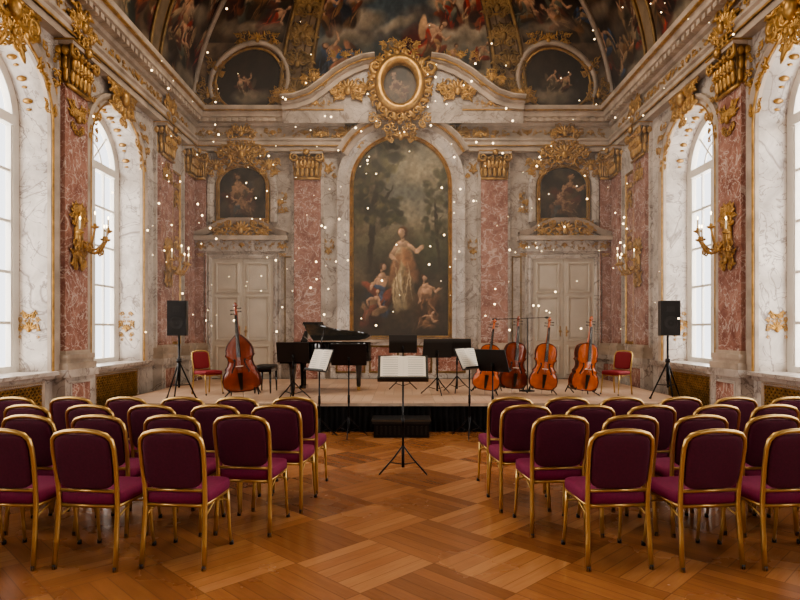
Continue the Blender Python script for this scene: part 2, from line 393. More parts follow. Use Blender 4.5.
# ------------------------------------------------------------ painting canvas helpers
def fbm(h,w,s,octv,seed):
    r=np.random.RandomState(seed);out=np.zeros((h,w));amp=1;tot=0
    for o in range(octv):
        gh,gw=int(s*h/max(h,w))+2,int(s*w/max(h,w))+2
        g=r.rand(gh+1,gw+1);y=np.linspace(0,gh-1.001,h);x=np.linspace(0,gw-1.001,w)
        yi=y.astype(int);xi=x.astype(int);fy=(y-yi)[:,None];fx=(x-xi)[None,:];fy=fy*fy*(3-2*fy);fx=fx*fx*(3-2*fx)
        out+=amp*((g[yi][:,xi]*(1-fx)+g[yi][:,xi+1]*fx)*(1-fy)+(g[yi+1][:,xi]*(1-fx)+g[yi+1][:,xi+1]*fx)*fy)
        tot+=amp;amp*=.55;s*=2
    return out/tot
class Cv:
    def __init__(s,x0,x1,y0,y1,nx,ny,col):
        s.X,s.Y=np.meshgrid(np.linspace(x0,x1,nx),np.linspace(y0,y1,ny));s.a=np.ones((ny,nx,3))*np.array(col)/255.;s.nx=nx;s.ny=ny
        s.wx=(fbm(ny,nx,30,3,3)-.5);s.wy=(fbm(ny,nx,30,3,4)-.5);s.wob=.1
    def mask(s,m,col): s.a=s.a*(1-m[...,None])+np.array(col)/255.*m[...,None]
    def noise(s,c1,c2,sc,seed,lo=.35,hi=.65,m=1.):
        n=np.clip((fbm(s.ny,s.nx,sc,5,seed)-lo)/(hi-lo),0,1)[...,None];c=np.array(c1)/255.*(1-n)+np.array(c2)/255.*n
        m=np.asarray(m)[...,None] if np.ndim(m) else m
        s.a=s.a*(1-m)+c*m
    def ell(s,cx,cy,rx,ry,col,ang=0,soft=.3,al=1.):
        R_=max(rx,ry)*1.4+s.wob
        xs=s.X[0];ys=s.Y[:,0];i0,i1=np.searchsorted(xs,(cx-R_,cx+R_));j0,j1=np.searchsorted(ys,(cy-R_,cy+R_))
        if i1<=i0 or j1<=j0: return
        sl=(slice(j0,j1),slice(i0,i1))
        X=s.X[sl]-cx+s.wx[sl]*s.wob;Y=s.Y[sl]-cy+s.wy[sl]*s.wob;c,n=math.cos(ang),math.sin(ang);x=X*c+Y*n;y=-X*n+Y*c
        d=(x/rx)**2+(y/ry)**2;m=(np.clip((1+soft-d)/(2*soft),0,1)*al)[...,None]
        sh=np.clip(1.0+.28*(y/ry*c-x/rx*.8)*.8,.6,1.35)[...,None]
        s.a[sl]=s.a[sl]*(1-m)+np.array(col)/255.*sh*m
    def limb(s,p,q,r,col):
        cx,cy=(p[0]+q[0])/2,(p[1]+q[1])/2;l=math.hypot(q[0]-p[0],q[1]-p[1])/2+r;s.ell(cx,cy,l,r,col,math.atan2(q[1]-p[1],q[0]-p[0]),.35)
    def fig(s,cx,cy,h,robe,robe2,seed=0,lean=0.,skin=(196,154,122)):
        r=random.Random(seed);o=s.wob;s.wob=h*.09
        dk=tuple(c*.5 for c in robe);lt=tuple(min(255,c*1.25+8) for c in robe);dk2=tuple(c*.55 for c in robe2)
        c_,n_=math.cos(lean),math.sin(lean)
        def q(x,y): return cx+(x*c_-y*n_)*h,cy+(x*n_+y*c_)*h
        E=lambda x,y,rx,ry,col,a=0,so=.3,al=1.: s.ell(*q(x,y),rx*h,ry*h,col,a+lean,so,al)
        f=r.choice((-1,1))
        E(.05*f,.2,.24,.26,dk,0,.6,.7)
        E(.0,.2,.13,.24,robe,.08*f); E(.1*f,.12,.12,.2,dk,.4*f,.3); E(-.07*f,.1,.09,.17,robe,-.2*f,.3)
        E(.16*f,.4,.2,.07,robe2,.7*f,.3); E(-.12*f,.3,.07,.2,robe2,.5*f,.3);E(-.16*f,.22,.04,.16,dk2,.4*f,.3)
        for i in range(7): E(r.uniform(-.14,.14),r.uniform(.04,.38),.014,r.uniform(.08,.16),lt if i%2 else dk,r.uniform(-.6,.6),.6,.75)
        E(0,.53,.085,.13,robe2 if seed%2 else skin,.1*f); E(.02*f,.45,.1,.05,robe,.3*f); E(.01,.65,.06,.045,skin)
        a1=r.uniform(-.12,.14);a2=r.uniform(-.1,.1)
        s.limb(q(.07,.62),q(.17,.53+a1*.5),.03*h,skin);s.limb(q(.17,.53+a1*.5),q(.26,.6+a1),.023*h,skin)
        s.limb(q(-.07,.62),q(-.15,.5+a2),.03*h,skin);s.limb(q(-.15,.5+a2),q(-.08-.1*r.random(),.44+a2),.023*h,skin)
        E(.005*f,.72,.025,.04,skin);E(.01*f,.795,.056,.062,(84,56,38)); E(-.008*f,.785,.04,.052,skin)
        s.wob=o
    def group(s,cx,cy,W,H,n,seed,cols,h0=.6,h1=1.1):
        r=random.Random(seed)
        for i in range(n):
            s.fig(cx+r.uniform(-.5,.5)*W,cy+r.uniform(-.5,.5)*H,r.uniform(h0,h1),r.choice(cols),r.choice(cols),seed=r.randint(0,999),lean=r.uniform(-1.1,1.1))
            if r.random()<.7: s.ell(cx+r.uniform(-.5,.5)*W,cy-.5*H+r.uniform(-.1,.3)*H,.4,.16,(150,136,116),r.uniform(-.3,.3),.6,.6)
    def finish(s,seed,amt=.22,gain=1.):
        n=fbm(s.ny,s.nx,60,4,seed);s.a=np.clip(s.a*(1-amt+2*amt*n)[...,None]*gain,0,1)
def surf(name,parts,matkey,smooth=True):
    VS=[];FS=[];CS=[];base=0
    for cv,fn,keep in parts:
        U,V=np.meshgrid(np.linspace(0,1,cv.nx),np.linspace(0,1,cv.ny));x,y,z=fn(U,V)
        VS.append(np.stack([x,y,z],-1).reshape(-1,3));CS.append(np.concatenate([lin(cv.a),np.ones((cv.ny,cv.nx,1))],-1).reshape(-1,4))
        idx=np.arange(cv.nx*cv.ny).reshape(cv.ny,cv.nx)+base
        q=np.stack([idx[:-1,:-1],idx[:-1,1:],idx[1:,1:],idx[1:,:-1]],-1)
        if keep is not None: q=q[keep(cv.X[:-1,:-1],cv.Y[:-1,:-1])]
        FS.append(q.reshape(-1,4));base+=cv.nx*cv.ny
    V=np.concatenate(VS);F=np.concatenate(FS);C=np.concatenate(CS)
    me=bpy.data.meshes.new(name);me.vertices.add(len(V));me.vertices.foreach_set('co',V.ravel())
    me.loops.add(F.size);me.loops.foreach_set('vertex_index',F.ravel().astype(np.int32));me.polygons.add(len(F))
    me.polygons.foreach_set('loop_start',np.arange(0,F.size,4,dtype=np.int32));me.polygons.foreach_set('use_smooth',np.ones(len(F),dtype=bool))
    me.update(calc_edges=True);me.validate()
    at=me.color_attributes.new('Col','FLOAT_COLOR','POINT');at.data.foreach_set('color',C.ravel().astype(np.float32))
    me.materials.append(MAT[matkey]);o=bpy.data.objects.new(name,me);bpy.context.collection.objects.link(o);return o
# ------------------------------------------------------------ ceiling
def cove(side,u,t):
    th=t*pi/2;w=CR*(1-np.cos(th));z=ZC+CH*np.sin(th)
    hw=HW-w
    if side=='b': return -hw+2*hw*u,YB-w+0*u,z
    if side=='f': return hw-2*hw*u,YF+w+0*u,z
    y=YF+w+(YB-YF-2*w)*u
    return (-hw+0*u if side=='l' else hw+0*u),y,z
ARC=CR*pi/2
RC=[(150,52,38),(168,138,104),(62,82,110),(134,96,60),(176,150,118),(96,58,44),(104,104,88),(128,70,46)]
cb=Cv(-HW,HW,0,ARC,520,200,(112,92,74))
cb.noise((92,74,56),(150,126,100),14,1)
X,Y=cb.X,cb.Y
sky=np.clip((2.25-np.abs(X))/.1,0,1)*np.clip((Y-.35-.0*X)/.1,0,1)
cb.noise((78,92,98),(176,158,132),7,2,.4,.62,sky)
for i in range(14):
    r_=random.Random(i);cb.ell(r_.uniform(-2,2),r_.uniform(.6,2.6),r_.uniform(.3,.6),r_.uniform(.1,.22),r_.choice([(180,162,136),(140,122,104),(98,88,80)]),r_.uniform(-.3,.3),.7,.7)
cb.group(-1.3,.8,1.3,.4,4,5,RC,.7,.9); cb.group(1.4,.9,1.0,.5,3,6,RC,.65,.85); cb.group(-1.5,1.9,1,.6,4,10,RC,.8,1.1);cb.group(1.5,1.9,1,.6,4,11,RC,.8,1.1)
for a in ((-1.0,1.1,1.25,(52,104,150),(186,130,100),1,1.2),(.15,1.3,1.4,(180,50,36),(200,160,120),2,-1.0),(.7,1.1,1.0,(170,130,90),(120,60,44),3,-.4)):
    cb.fig(*a[:5],seed=a[5],lean=a[6])
for s in (-1,1):
    cl=np.clip((np.abs(X*1.0-s*2.55)<.42)*1.0,0,1); cb.noise((110,88,66),(164,140,112),20,50,.35,.65,cl)
    for k in (-.4,-.3,-.12,.12,.3,.4): cb.mask(np.clip((.025-np.abs(X-s*2.55-k))/.01,0,1),(90,68,46))
    pm=np.clip((.34-np.abs(X-s*2.55))/.03,0,1)
    for k in range(8): cb.mask(pm*np.clip((.03-np.abs(Y-.45*k-.3))/.01,0,1),(180,140,78))
    cb.noise((46,36,28),(104,82,60),10,52+s,.35,.65,np.clip((np.abs(X-s*4.0)<1.0)*(Y>1.5)*1.0,0,1))
    cb.group(s*3.7,2.0,1.6,.6,7,60+s,RC,.8,1.2)
    cb.ell(s*3.65,.75,.95,.85,(160,140,114),0,.08);cb.ell(s*3.65,.72,.84,.74,(120,84,46),0,.06);cb.ell(s*3.65,.7,.78,.68,(50,40,32),0,.08)
    cb.group(s*3.65,.4,.7,.15,3,70+s,[(150,128,100),(100,60,45),(96,80,60)],.55,.75)
cb.finish(9,.3,.88)
parts=[(cb,lambda u,v:cove('b',u,v),None)]
for sd,seed in (('l',21),('r',31)):
    c=Cv(YF,YB,0,ARC,760,170,(70,56,46)); c.noise((40,31,25),(104,82,62),22,seed)
    rn=random.Random(seed)
    yy=13.4
    while yy>-2:
        c.ell(yy-.3,1.2+rn.uniform(-.2,.3),.9,.5,(110,98,84),rn.uniform(-.4,.4),.6,.6)
        c.group(yy,.9,1.3,1.1,6,int(yy*10)+seed,RC,.9,1.4); c.group(yy,2.2,1.3,.8,4,int(yy*10)+seed+5,RC,.9,1.4)
        yy-=1.25
    for k in range(6):
        yc=10.37+1.47-2.94*k
        c.mask(np.clip((.26-np.abs(c.X-yc-.06))/.03,0,1),(150,128,102)); 
        for q in (-.2,.2): c.mask(np.clip((.03-np.abs(c.X-yc-.06-q))/.01,0,1),(160,120,64))
    c.mask(np.clip((.16-c.Y)/.03,0,1),(150,130,106))
    c.finish(seed+5,.3,.85); parts.append((c,(lambda s_:(lambda u,v:cove(s_,u,v)))(sd),None))
c=Cv(-HW,HW,0,ARC,60,30,(110,92,76));c.noise((80,66,56),(140,120,100),8,44);parts.append((c,lambda u,v:cove('f',u,v),None))
c=Cv(0,5,0,12,90,200,(120,110,100));c.noise((90,98,104),(180,166,146),7,45)
for k in range(14): c.fig(random.Random(k).uniform(.8,4),k*.8+.2,1.1,(150,80,60),(90,100,120),seed=k,lean=.4)
parts.append((c,lambda u,v:(-(HW-CR)+2*(HW-CR)*u,YF+CR+(YB-YF-2*CR)*v,ZC+CH+0*u),None))
surf('ceiling',parts,'fresco')
b=MB()
def cpt(side,u,arc,off=.03):
    t=arc/ARC;x,y,z=cove(side,np.float64(u),np.float64(t));th=t*pi/2
    ix,iz=math.cos(th),-math.sin(th)
    if side=='b': return (float(x),float(y)-ix*off,float(z)+iz*off)
    sg=1 if side=='l' else -1
    return (float(x)+sg*ix*off,float(y),float(z)+iz*off)
def cub(xm): return .5+xm/(2*HW)
for s in (-1,1):
    for xx,r_ in ((s*2.2,.045),(s*2.9,.045)): b.tube([cpt('b',cub(xx),a*.25+.05) for a in range(16)],r_,'gold_dark',6)
    b.tube([cpt('b',cub(s*3.65+.92*math.cos(q)),.7+.82*math.sin(q)) for q in [pi*i/20 for i in range(-3,24)]],.06,'stone',6)
    b.tube([cpt('b',cub(s*3.65+.8*math.cos(q)),.7+.7*math.sin(q)) for q in [2*pi*i/28 for i in range(28)]],.03,'gold',5,closed=True)
    sd='l' if s<0 else 'r'
    b.tube([cpt(sd,1.0,a*.2) for a in range(1,20)],.06,'stone',6)
    for k in range(6):
        yc=10.37+1.53-2.94*k
        for q in (-.24,.24): b.tube([cpt(sd,(yc+q-YF)/(YB-YF),a*.25+.05) for a in range(16)],.035,'gold_dark',5)
b.build('trim_%d'%ti); ti+=1
b=MB()
def on_cove(xm,arc,W,H,seed,n=9,mat='gold'):
    th=arc/ARC*pi/2;p=cpt('b',cub(xm),arc,.04)
    w=(0,-math.cos(th),-math.sin(th));v=(0,-math.sin(th),math.cos(th))
    with b.at(frameM((1,0,0),v,w,p)): ornament(b,0,0,0,W,H,seed,n,mat)
for s in (-1,1):
    for k,a in enumerate((.5,1.1,1.7,2.3)): on_cove(s*2.55,a,.6,.6,3+k,12,'gold_dark')
    on_cove(s*3.65,1.6,1.1,.4,6,13); on_cove(s*4.6,.4,.5,.9,8,12); on_cove(s*2.85,.35,.5,.6,18,9)
    on_cove(s*1.6,.65,1.0,.45,12,14); on_cove(s*.9,1.0,.6,.5,14,10)
    on_cove(s*4.5,1.0,.4,.6,19,9)
b.build('trim_%d'%ti); ti+=1
# ------------------------------------------------------------ back wall architecture
b=mbw(WB)
b.sweep(arch(-1.34,1.24,SILL,4.95,24),[(-.16,0),(-.16,.1),(-.1,.14),(0,.1),(.08,.16),(.17,.2),(.2,.2),(.2,0)],'marble_white')
b.sweep(arch(-1.52,1.42,SILL,4.95,24),fp(.05,.05,.15),'gold')
for s in (-1,1): rect(b,s*1.66-.17-.05,s*1.66+.17-.05,1.1,5.6,.02,'marble_white')
b.lohi((-1.7,ST,0),(1.6,1.35,.1),'marble_white'); b.lohi((-1.72,1.3,0),(1.62,1.4,.16),'stone')
for k in range(4): rect(b,-1.55+.78*k,-.9+.78*k,.6,1.2,.105,'marble_pink'); b.sweep(rectpath(-1.55+.78*k,-.9+.78*k,.6,1.2),fp(.04,.03,.1),'gold_dark',True)
def ped(s):
    c=[(-2.75,6.72),(-2.45,6.74),(-2.1,6.86),(-1.8,7.08),(-1.5,7.32),(-1.2,7.5),(-.9,7.62),(-.62,7.66)]
    return [(s*-x if s>0 else x,y) for x,y in c]
for s in (-1,1):
    p=ped(s); pr=[(-.13,.2),(-.13,.5),(-.04,.52),(-.02,.6),(.05,.62),(.1,.72),(.13,.72),(.13,.1)]
    if s>0: pr=[(-a,w) for a,w in pr]
    b.sweep(p,pr,'stone')
    b.tube([(x,y+.02,.66) for x,y in p],.022,'gold',5)
    P=[(x,y-.05,.42) for x,y in p]+[(x,6.3,.42) for x,y in p];n=len(p);b.add(P,[(i,i+1,n+i+1,n+i) for i in range(n-1)],'marble_grey')
    spiral(b,s*.6,7.5,.6,.2,pi/2,s,.06,'gold',1.4)
    ornament(b,s*1.25,7.05,.46,.9,.7,77,16)
    ornament(b,s*2.0,7.25,.6,.6,.45,79,10); ornament(b,s*2.0,6.72,.46,.8,.25,80,9); ornament(b,s*1.3,7.75,.6,.8,.35,81,9); ornament(b,s*2.7,6.95,.4,.5,.45,82,9)
rect(b,-.62,.62,6.3,7.7,.42,'marble_grey')
A=[(1.5*math.cos(q),5.2+1.28*math.sin(q)) for q in [pi*(.12+.76*i/24) for i in range(25)]][::-1]
b.sweep(A,[(-.12,.0),(-.12,.2),(-.05,.26),(.05,.3),(.12,.36),(.14,.36),(.14,0)],'stone')
b.sweep(A,fp(.06,.05,.3),'gold')
E=[(-.07+.47*math.cos(2*pi*i/32),7.12+.56*math.sin(2*pi*i/32)) for i in range(32)]
b.sweep(E,[(-.1,.4),(-.1,.66),(0,.74),(.1,.66),(.1,.4)],'gold',True,True)
for i in range(20):
    a=2*pi*i/20; leaf(b,-.07+.5*math.cos(a),7.12+.6*math.sin(a),.6,.28,.13,a+.5,'gold'); spiral(b,-.07+.64*math.cos(a),7.12+.74*math.sin(a),.6,.1,a,1 if i%2 else -1,.035,'gold')
ornament(b,-.07,7.95,.62,.9,.4,91,9); ornament(b,-.07,6.35,.5,1.3,.6,92,13); ornament(b,-.05,6.02,.36,.7,.5,94,9)
for s in (-1,1): ornament(b,s*1.25,6.12,.12,.6,.8,95,13); ornament(b,s*1.85-.05,6.1,.2,.6,.4,96,9); ornament(b,s*1.7-.05,5.3,.03,.3,.6,97,8); ornament(b,s*1.7-.05,3.4,.03,.26,1.0,98,9)
b.build('trim_%d'%ti); ti+=1
# doors with surrounds and overdoors
for di,c in enumerate((-3.75,3.75)):
    b=mbw(WB); hw=.72;v0,v1=ST,3.25
    for s in (-1,1):
        b.lohi((c+(0.005 if s>0 else -hw),v0,.002),(c+(hw if s>0 else -.005),v1,.05),'door_paint')
        cx=c+s*hw/2
        for a0,a1 in ((v0+.12,v0+.75),(v0+.9,v0+1.9),(v0+2.02,v1-.12)):
            b.sweep(rectpath(cx-.25,cx+.25,a0,a1),fp(.05,.035,.05),'door_paint',True); b.lohi((cx-.19,a0+.07,.05),(cx+.19,a1-.07,.07),'door_paint')
        b.lohi((cx-s*.28-.02,v0+.98,.05),(cx-s*.28+.02,v0+1.22,.075),'gold'); b.sell((cx-s*.28,v0+1.1,.1),(.035,.035,.03),'gold')
    b.build('door_%d'%(di+1))
    b=mbw(WB)
    b.sweep([(c-hw,v0),(c-hw,v1),(c+hw,v1),(c+hw,v0)],[(0,0),(0,.1),(.06,.12),(.1,.08),(.15,.12),(.17,.12),(.17,0)],'marble_white')
    b.lohi((c-1.0,3.42,0),(c+1.0,3.66,.16),'marble_white'); b.lohi((c-1.08,3.66,0),(c+1.08,3.76,.28),'stone')
    b.sweep([(c-1.05,3.78),(c-.8,3.85),(c-.5,4.02),(c-.25,4.1),(c+.25,4.1),(c+.5,4.02),(c+.8,3.85),(c+1.05,3.78)],[(-.05,0),(-.05,.2),(.02,.26),(.07,.3),(.07,0)],'stone')
    P=[(c-.95,3.76,.1),(c+.95,3.76,.1),(c+.5,4.02,.1),(c-.5,4.02,.1)];b.add(P,[(0,1,2,3)],'marble_grey')
    ornament(b,c,3.9,.24,1.3,.6,201,18); ornament(b,c,3.54,.16,1.6,.22,203,14)
    for s in (-1,1): ornament(b,c+s*.95,3.5,.16,.24,.45,205,7); ornament(b,c+s*.85,4.55,.02,.32,1.1,208,12)
    b.sweep(arch(c-.72,c+.72,4.1,4.95,16,.55),[(-.07,0),(-.07,.08),(.03,.12),(.09,.12),(.09,0)],'marble_white')
    ornament(b,c,5.68,.17,1.1,.7,206,20); ornament(b,c,6.15,.2,.6,.5,212,10)
    for s in (-1,1): ornament(b,c+s*.62,5.4,.12,.5,.55,207,12)
    for s in (-1,1):
        b.sweep(rectpath(c+s*1.08-.1,c+s*1.08+.1,1.1,3.3),fp(.03,.02),'gold_dark',True)
    b.build('trim_%d'%ti); ti+=1
def painting(cv,u0,u1,v0,v1,vs,rise,w,name,fw):
    c=(u0+u1)/2;r=(u1-u0)/2
    def keep(X,Y):
        U=u0+(X-cv.X.min())/(cv.X.max()-cv.X.min())*(u1-u0);V=v0+(Y-cv.Y.min())/(cv.Y.max()-cv.Y.min())*(v1-v0)
        return (V<vs)|(((U-c)/r)**2+((V-vs)/rise)**2<1.0)
    o=surf(name,[(cv,lambda u,v:(u0+(u1-u0)*u,YB-w+0*u,v0+(v1-v0)*v),keep)],'canvas')
    b=mbw(WB); a=arch(u0,u1,v0,vs,24,rise); b.sweep(a,fp(fw,.1,w-.02),'gold',True,False)
    f=b.build(name+'_frame'); f.parent=o
    return o
# altar painting: figure in a pale robe before a wooded landscape
cv=Cv(0,2.3,0,4.7,170,340,(70,62,46))
cv.noise((60,52,38),(116,102,76),6,51)
m=np.clip((cv.Y-2.0)/.8,0,1)*np.clip((cv.X-.5)/.5,0,1);cv.noise((104,104,92),(158,144,116),5,52,.35,.65,m)
cv.ell(1.2,2.2,1.3,.35,(90,86,64),.1,.5,.8);cv.ell(1.9,1.9,.8,.4,(70,72,50),-.1,.5,.9)
rn=random.Random(4)
cv.limb((.4,1.6),(.6,3.8),.07,(44,35,24));cv.limb((.55,2.8),(.95,3.5),.04,(44,35,24));cv.limb((2.05,1.6),(1.95,3.2),.04,(48,38,26))
for i in range(130): cv.ell(rn.uniform(0,1.15),rn.uniform(2.6,4.6),rn.uniform(.05,.17),rn.uniform(.03,.11),rn.choice([(42,42,28),(60,60,38),(92,86,56),(34,34,24)]),rn.uniform(0,3),.6,.8)
for i in range(45): cv.ell(rn.uniform(1.7,2.3),rn.uniform(2.3,3.9),rn.uniform(.05,.14),rn.uniform(.03,.09),rn.choice([(48,50,34),(72,72,48)]),rn.uniform(0,3),.6,.7)
cv.ell(1.15,.4,1.3,.55,(66,53,39),0,.5,.8)
cv.fig(1.85,.4,1.3,(128,92,64),(98,70,50),seed=8,lean=.15)
cv.fig(.62,.55,1.4,(66,84,108),(136,72,52),seed=6,lean=-.1);cv.fig(.35,.25,1.1,(110,60,46),(126,100,74),seed=7,lean=-.3)
CRM=(184,162,124);DK=(108,86,60);SK=(200,160,126)
cv.wob=.1
cv.ell(1.22,1.6,.38,.9,(60,50,38),0,.6,.7)
cv.ell(1.2,1.25,.27,.62,CRM,.04,.25);cv.ell(1.34,1.15,.14,.55,DK,.12,.4,.8);cv.ell(1.08,1.1,.11,.5,CRM,-.06,.3)
cv.ell(1.2,1.88,.2,.33,CRM,.1,.25);cv.ell(1.36,1.7,.13,.45,(146,104,72),.4,.4);cv.ell(1.0,1.6,.1,.42,(150,108,76),-.3,.4)
for i in range(9): cv.ell(1.02+.05*i,1.2+.1*math.sin(i*2),.014,.42,(214,194,158) if i%2 else DK,.18*math.sin(i),.6,.7)
cv.ell(1.2,2.2,.15,.1,SK,0,.3);cv.limb((1.32,2.18),(1.5,1.98),.055,SK);cv.limb((1.5,1.98),(1.68,2.14),.042,SK);cv.limb((1.08,2.16),(.92,1.92),.055,SK);cv.limb((.92,1.92),(1.08,1.8),.042,SK)
cv.ell(1.19,2.32,.045,.08,SK,0,.3);cv.ell(1.19,2.46,.105,.12,(88,58,38),0,.3);cv.ell(1.16,2.44,.072,.095,SK,.2,.3)
cv.fig(1.5,.1,.8,(146,110,80),(120,90,66),seed=9,lean=-.7)
cv.ell(1.1,.05,1.3,.22,(50,40,29),0,.5,.8)
cv.finish(55,.28,.9)
painting(cv,-1.2,1.1,1.4,6.1,4.95,1.15,.1,'altar_painting',.1)
for i,c in enumerate((-3.75,3.75)):
    cv=Cv(0,1.15,0,1.35,100,116,(52,44,34));cv.noise((34,30,25),(86,72,52),5,61+i)
    cv.fig(.6,.02,1.35,(110,86,58),(86,48,38),seed=20+i,lean=.15*(1-2*i),skin=(176,138,106));cv.fig(.3,-.05,.9,(64,70,72),(110,80,60),seed=24+i,lean=-.4,skin=(156,122,94));cv.fig(.85,.0,.8,(120,94,66),(90,60,44),seed=34+i,lean=.5,skin=(156,122,94))
    cv.finish(66,.25,.85)
    painting(cv,c-.58,c+.58,4.15,5.42,4.95,.47,.06,'lunette_painting',.09)
cv=Cv(0,.94,0,1.12,90,100,(60,48,38));cv.noise((40,34,30),(92,74,56),5,71);cv.fig(.5,-.05,1.1,(100,76,54),(86,50,40),seed=31,lean=.2,skin=(160,124,96));cv.fig(.25,.05,.7,(80,70,60),(100,80,60),seed=32,lean=-.5,skin=(140,110,84));cv.finish(72,.25,.75)
surf('oval_painting',[(cv,lambda u,v:(-.07-.47+.94*u,YB-.5+0*u,7.12-.56+1.12*v),lambda X,Y:((X-.47)/.45)**2+((Y-.56)/.54)**2<1)],'canvas')
# ------------------------------------------------------------ sconces
def sconce(W,c,v,w):
    b=mbw(W)
    with b.at(T(c,v,w)@Matrix.Scale(1.15,4)@T(-c,-v,-w)):
        b.sell((c,v,w+.02),(.1,.34,.04),'gold'); ornament(b,c,v+.3,w+.02,.36,.4,5,12); ornament(b,c,v-.27,w+.02,.34,.38,6,12)
        for k,(du,out,h) in enumerate(((-.3,.16,.05),(.3,.16,.05),(-.17,.28,.14),(.17,.28,.14),(0,.34,.0))):
            pts=[]
            for i in range(9):
                t=i/8; pts.append((c+du*t,v-.05-.16*math.sin(pi*t)+h*t,w+.04+out*t**.8))
            b.tube(pts,.014,'gold',6)
            ex,ey,ez=pts[-1]
            with b.at(T(ex,ey,ez)@R(-pi/2,'X')): b.lathe((0,0,0),[(.0,0),(.03,.0),(.055,.02),(.05,.03),(.02,.035),(.02,.06)],'gold',10)
            b.tube([(ex,ey+.05,ez),(ex,ey+.17,ez)],.011,'candle',8); b.sell((ex,ey+.195,ez),(.009,.024,.009),'flame',1,1,8,6)
            spiral(b,c+du*.6,v-.1,w+.08,.06,0,1,.014,'gold'); spiral(b,c+du*.9,v-.16,w+.04+out*.7,.05,1,-1,.012,'gold'); leaf(b,c+du*.5,v-.18,w+.1,.12,.04,.6,'gold')
    b.build('wall_sconce')
for W in (WL,WR):
    for c in (8.9,5.96,12.3): sconce(W,c,2.95,.125)
# ------------------------------------------------------------ stage
b=MB(); SX=4.6;SF=9.3;SB=13.84
b.lohi((-SX,SF,ST-.05),(SX,SB,ST),'stage_wood'); b.lohi((-SX,SF-.015,ST-.05),(SX,SF,ST-.005),'stone')
P=[];F=[]
path=[(-SX,SB)]+[( -SX,SB-(SB-SF-.02)*i/150) for i in range(151)]+[(-SX+2*SX*i/500,SF+.02) for i in range(501)]+[(SX,SF+.02+(SB-SF-.02)*i/150) for i in range(151)]
for i,(x,y) in enumerate(path):
    o=.018*math.sin(i*1.3)+.008*math.sin(i*.37)
    P+=[(x*(1-.004)+(0 if abs(x)<SX-.01 else -math.copysign(.02,x)+o*0),y+(o if abs(x)<SX-.01 else 0),ST-.05),(x*(1-.004)+(0 if abs(x)<SX-.01 else o),y+(o*1.4 if abs(x)<SX-.01 else 0),0.002)]
b.add(P,[(2*i,2*i+1,2*i+3,2*i+2) for i in range(len(path)-1)],'skirt',True)
b.build('stage_platform')
b=MB()
b.lohi((-.45,8.78,.2),(.4,9.22,.27),'black'); b.lohi((-.43,8.8,.0),(.38,9.2,.2),'black_metal'); b.lohi((-.46,8.77,.24),(.41,9.23,.262),'grille_back')
for i in range(12): b.lohi((-.4+.066*i,8.79,.04),(-.37+.066*i,8.8,.17),'black')
b.build('stage_step')
# ------------------------------------------------------------ chairs
def chair_mesh(cush='maroon',back='maroon_shaded'):
    b=MB();g='gold_chair';r=.0165
    side=[(.215,-.245,0),(.21,-.225,.2),(.205,-.205,.42),(.207,-.215,.55),(.212,-.235,.68),(.214,-.258,.80),(.205,-.272,.862),(.175,-.282,.897),(.12,-.287,.914),(.06,-.29,.922),(0,-.291,.925)]
    pts=side+[(-x,y,z) for x,y,z in side[-2::-1]]
    b.tube(pts,r,g,8)
    with b.at(T(0,-.243,.715)@R(math.radians(11),'X')):
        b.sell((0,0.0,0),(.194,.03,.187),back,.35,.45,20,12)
    b.tube([(-.205,-.21,.515),(.205,-.21,.515)],.012,g,6)
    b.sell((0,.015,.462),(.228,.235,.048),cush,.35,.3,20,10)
    b.tube([(-.2,-.2,.412),(.2,-.2,.412),(.205,.2,.412),(-.205,.2,.412)],.014,g,6,closed=True)
    b.lohi((-.19,-.19,.405),(.19,.19,.425),'black')
    for s in (-1,1):
        b.tube([(s*.2,.195,.43),(s*.205,.205,.3),(s*.208,.225,.12),(s*.212,.245,0)],[.016,.015,.012,.011],g,8)
        b.tube([(s*.2,.2,.34),(s*.19,.0,.4),(s*.205,-.2,.34)],.007,g,5)
        for y in (-.245,.245): b.lathe((s*.214,y,0),[(.0,0),(.016,0),(.015,.03),(0,.03)],'black',8)
    o=b.build('banquet_chair'); return o
co=chair_mesh(); first=True; cr=random.Random(12)
def place_chair(x,y,rot,z=0):
    global first
    if first: o=co; first=False
    else: o=bpy.data.objects.new('banquet_chair',co.data); bpy.context.collection.objects.link(o)
    o.location=(x,y,z); o.rotation_euler=(0,0,rot)
rows=[(4.2,[-1.5,-2.06,-2.62,-3.18],[1.42,2.0,2.58,3.16]),(4.84,[-1.2,-1.74,-2.28,-2.82,-3.36],[1.17,1.71,2.25,2.79,3.33]),(5.46,[-1.06,-1.6,-2.14,-2.68,-3.22,-3.76],[1.05,1.59,2.13,2.67,3.21,3.75]),(6.06,[-1.02,-1.56,-2.1,-2.64,-3.18,-3.72],[1.02,1.56,2.1,2.64,3.18,3.72])]
for y,a,c in rows:
    for x in a+c: place_chair(x+cr.uniform(-.01,.01),y+cr.uniform(-.012,.012),cr.uniform(-.04,.04)+(-.1 if x<0 else .1))
o=chair_mesh('red_fabric','red_fabric'); o.name='orchestra_chair'; o.location=(3.75,10.55,ST+.002); o.rotation_euler=(0,0,2.2); o.scale=(.82,)*3
o2=bpy.data.objects.new('orchestra_chair',o.data);bpy.context.collection.objects.link(o2);o2.location=(-3.45,10.6,ST+.002);o2.rotation_euler=(0,0,-2.2);o2.scale=(.82,)*3
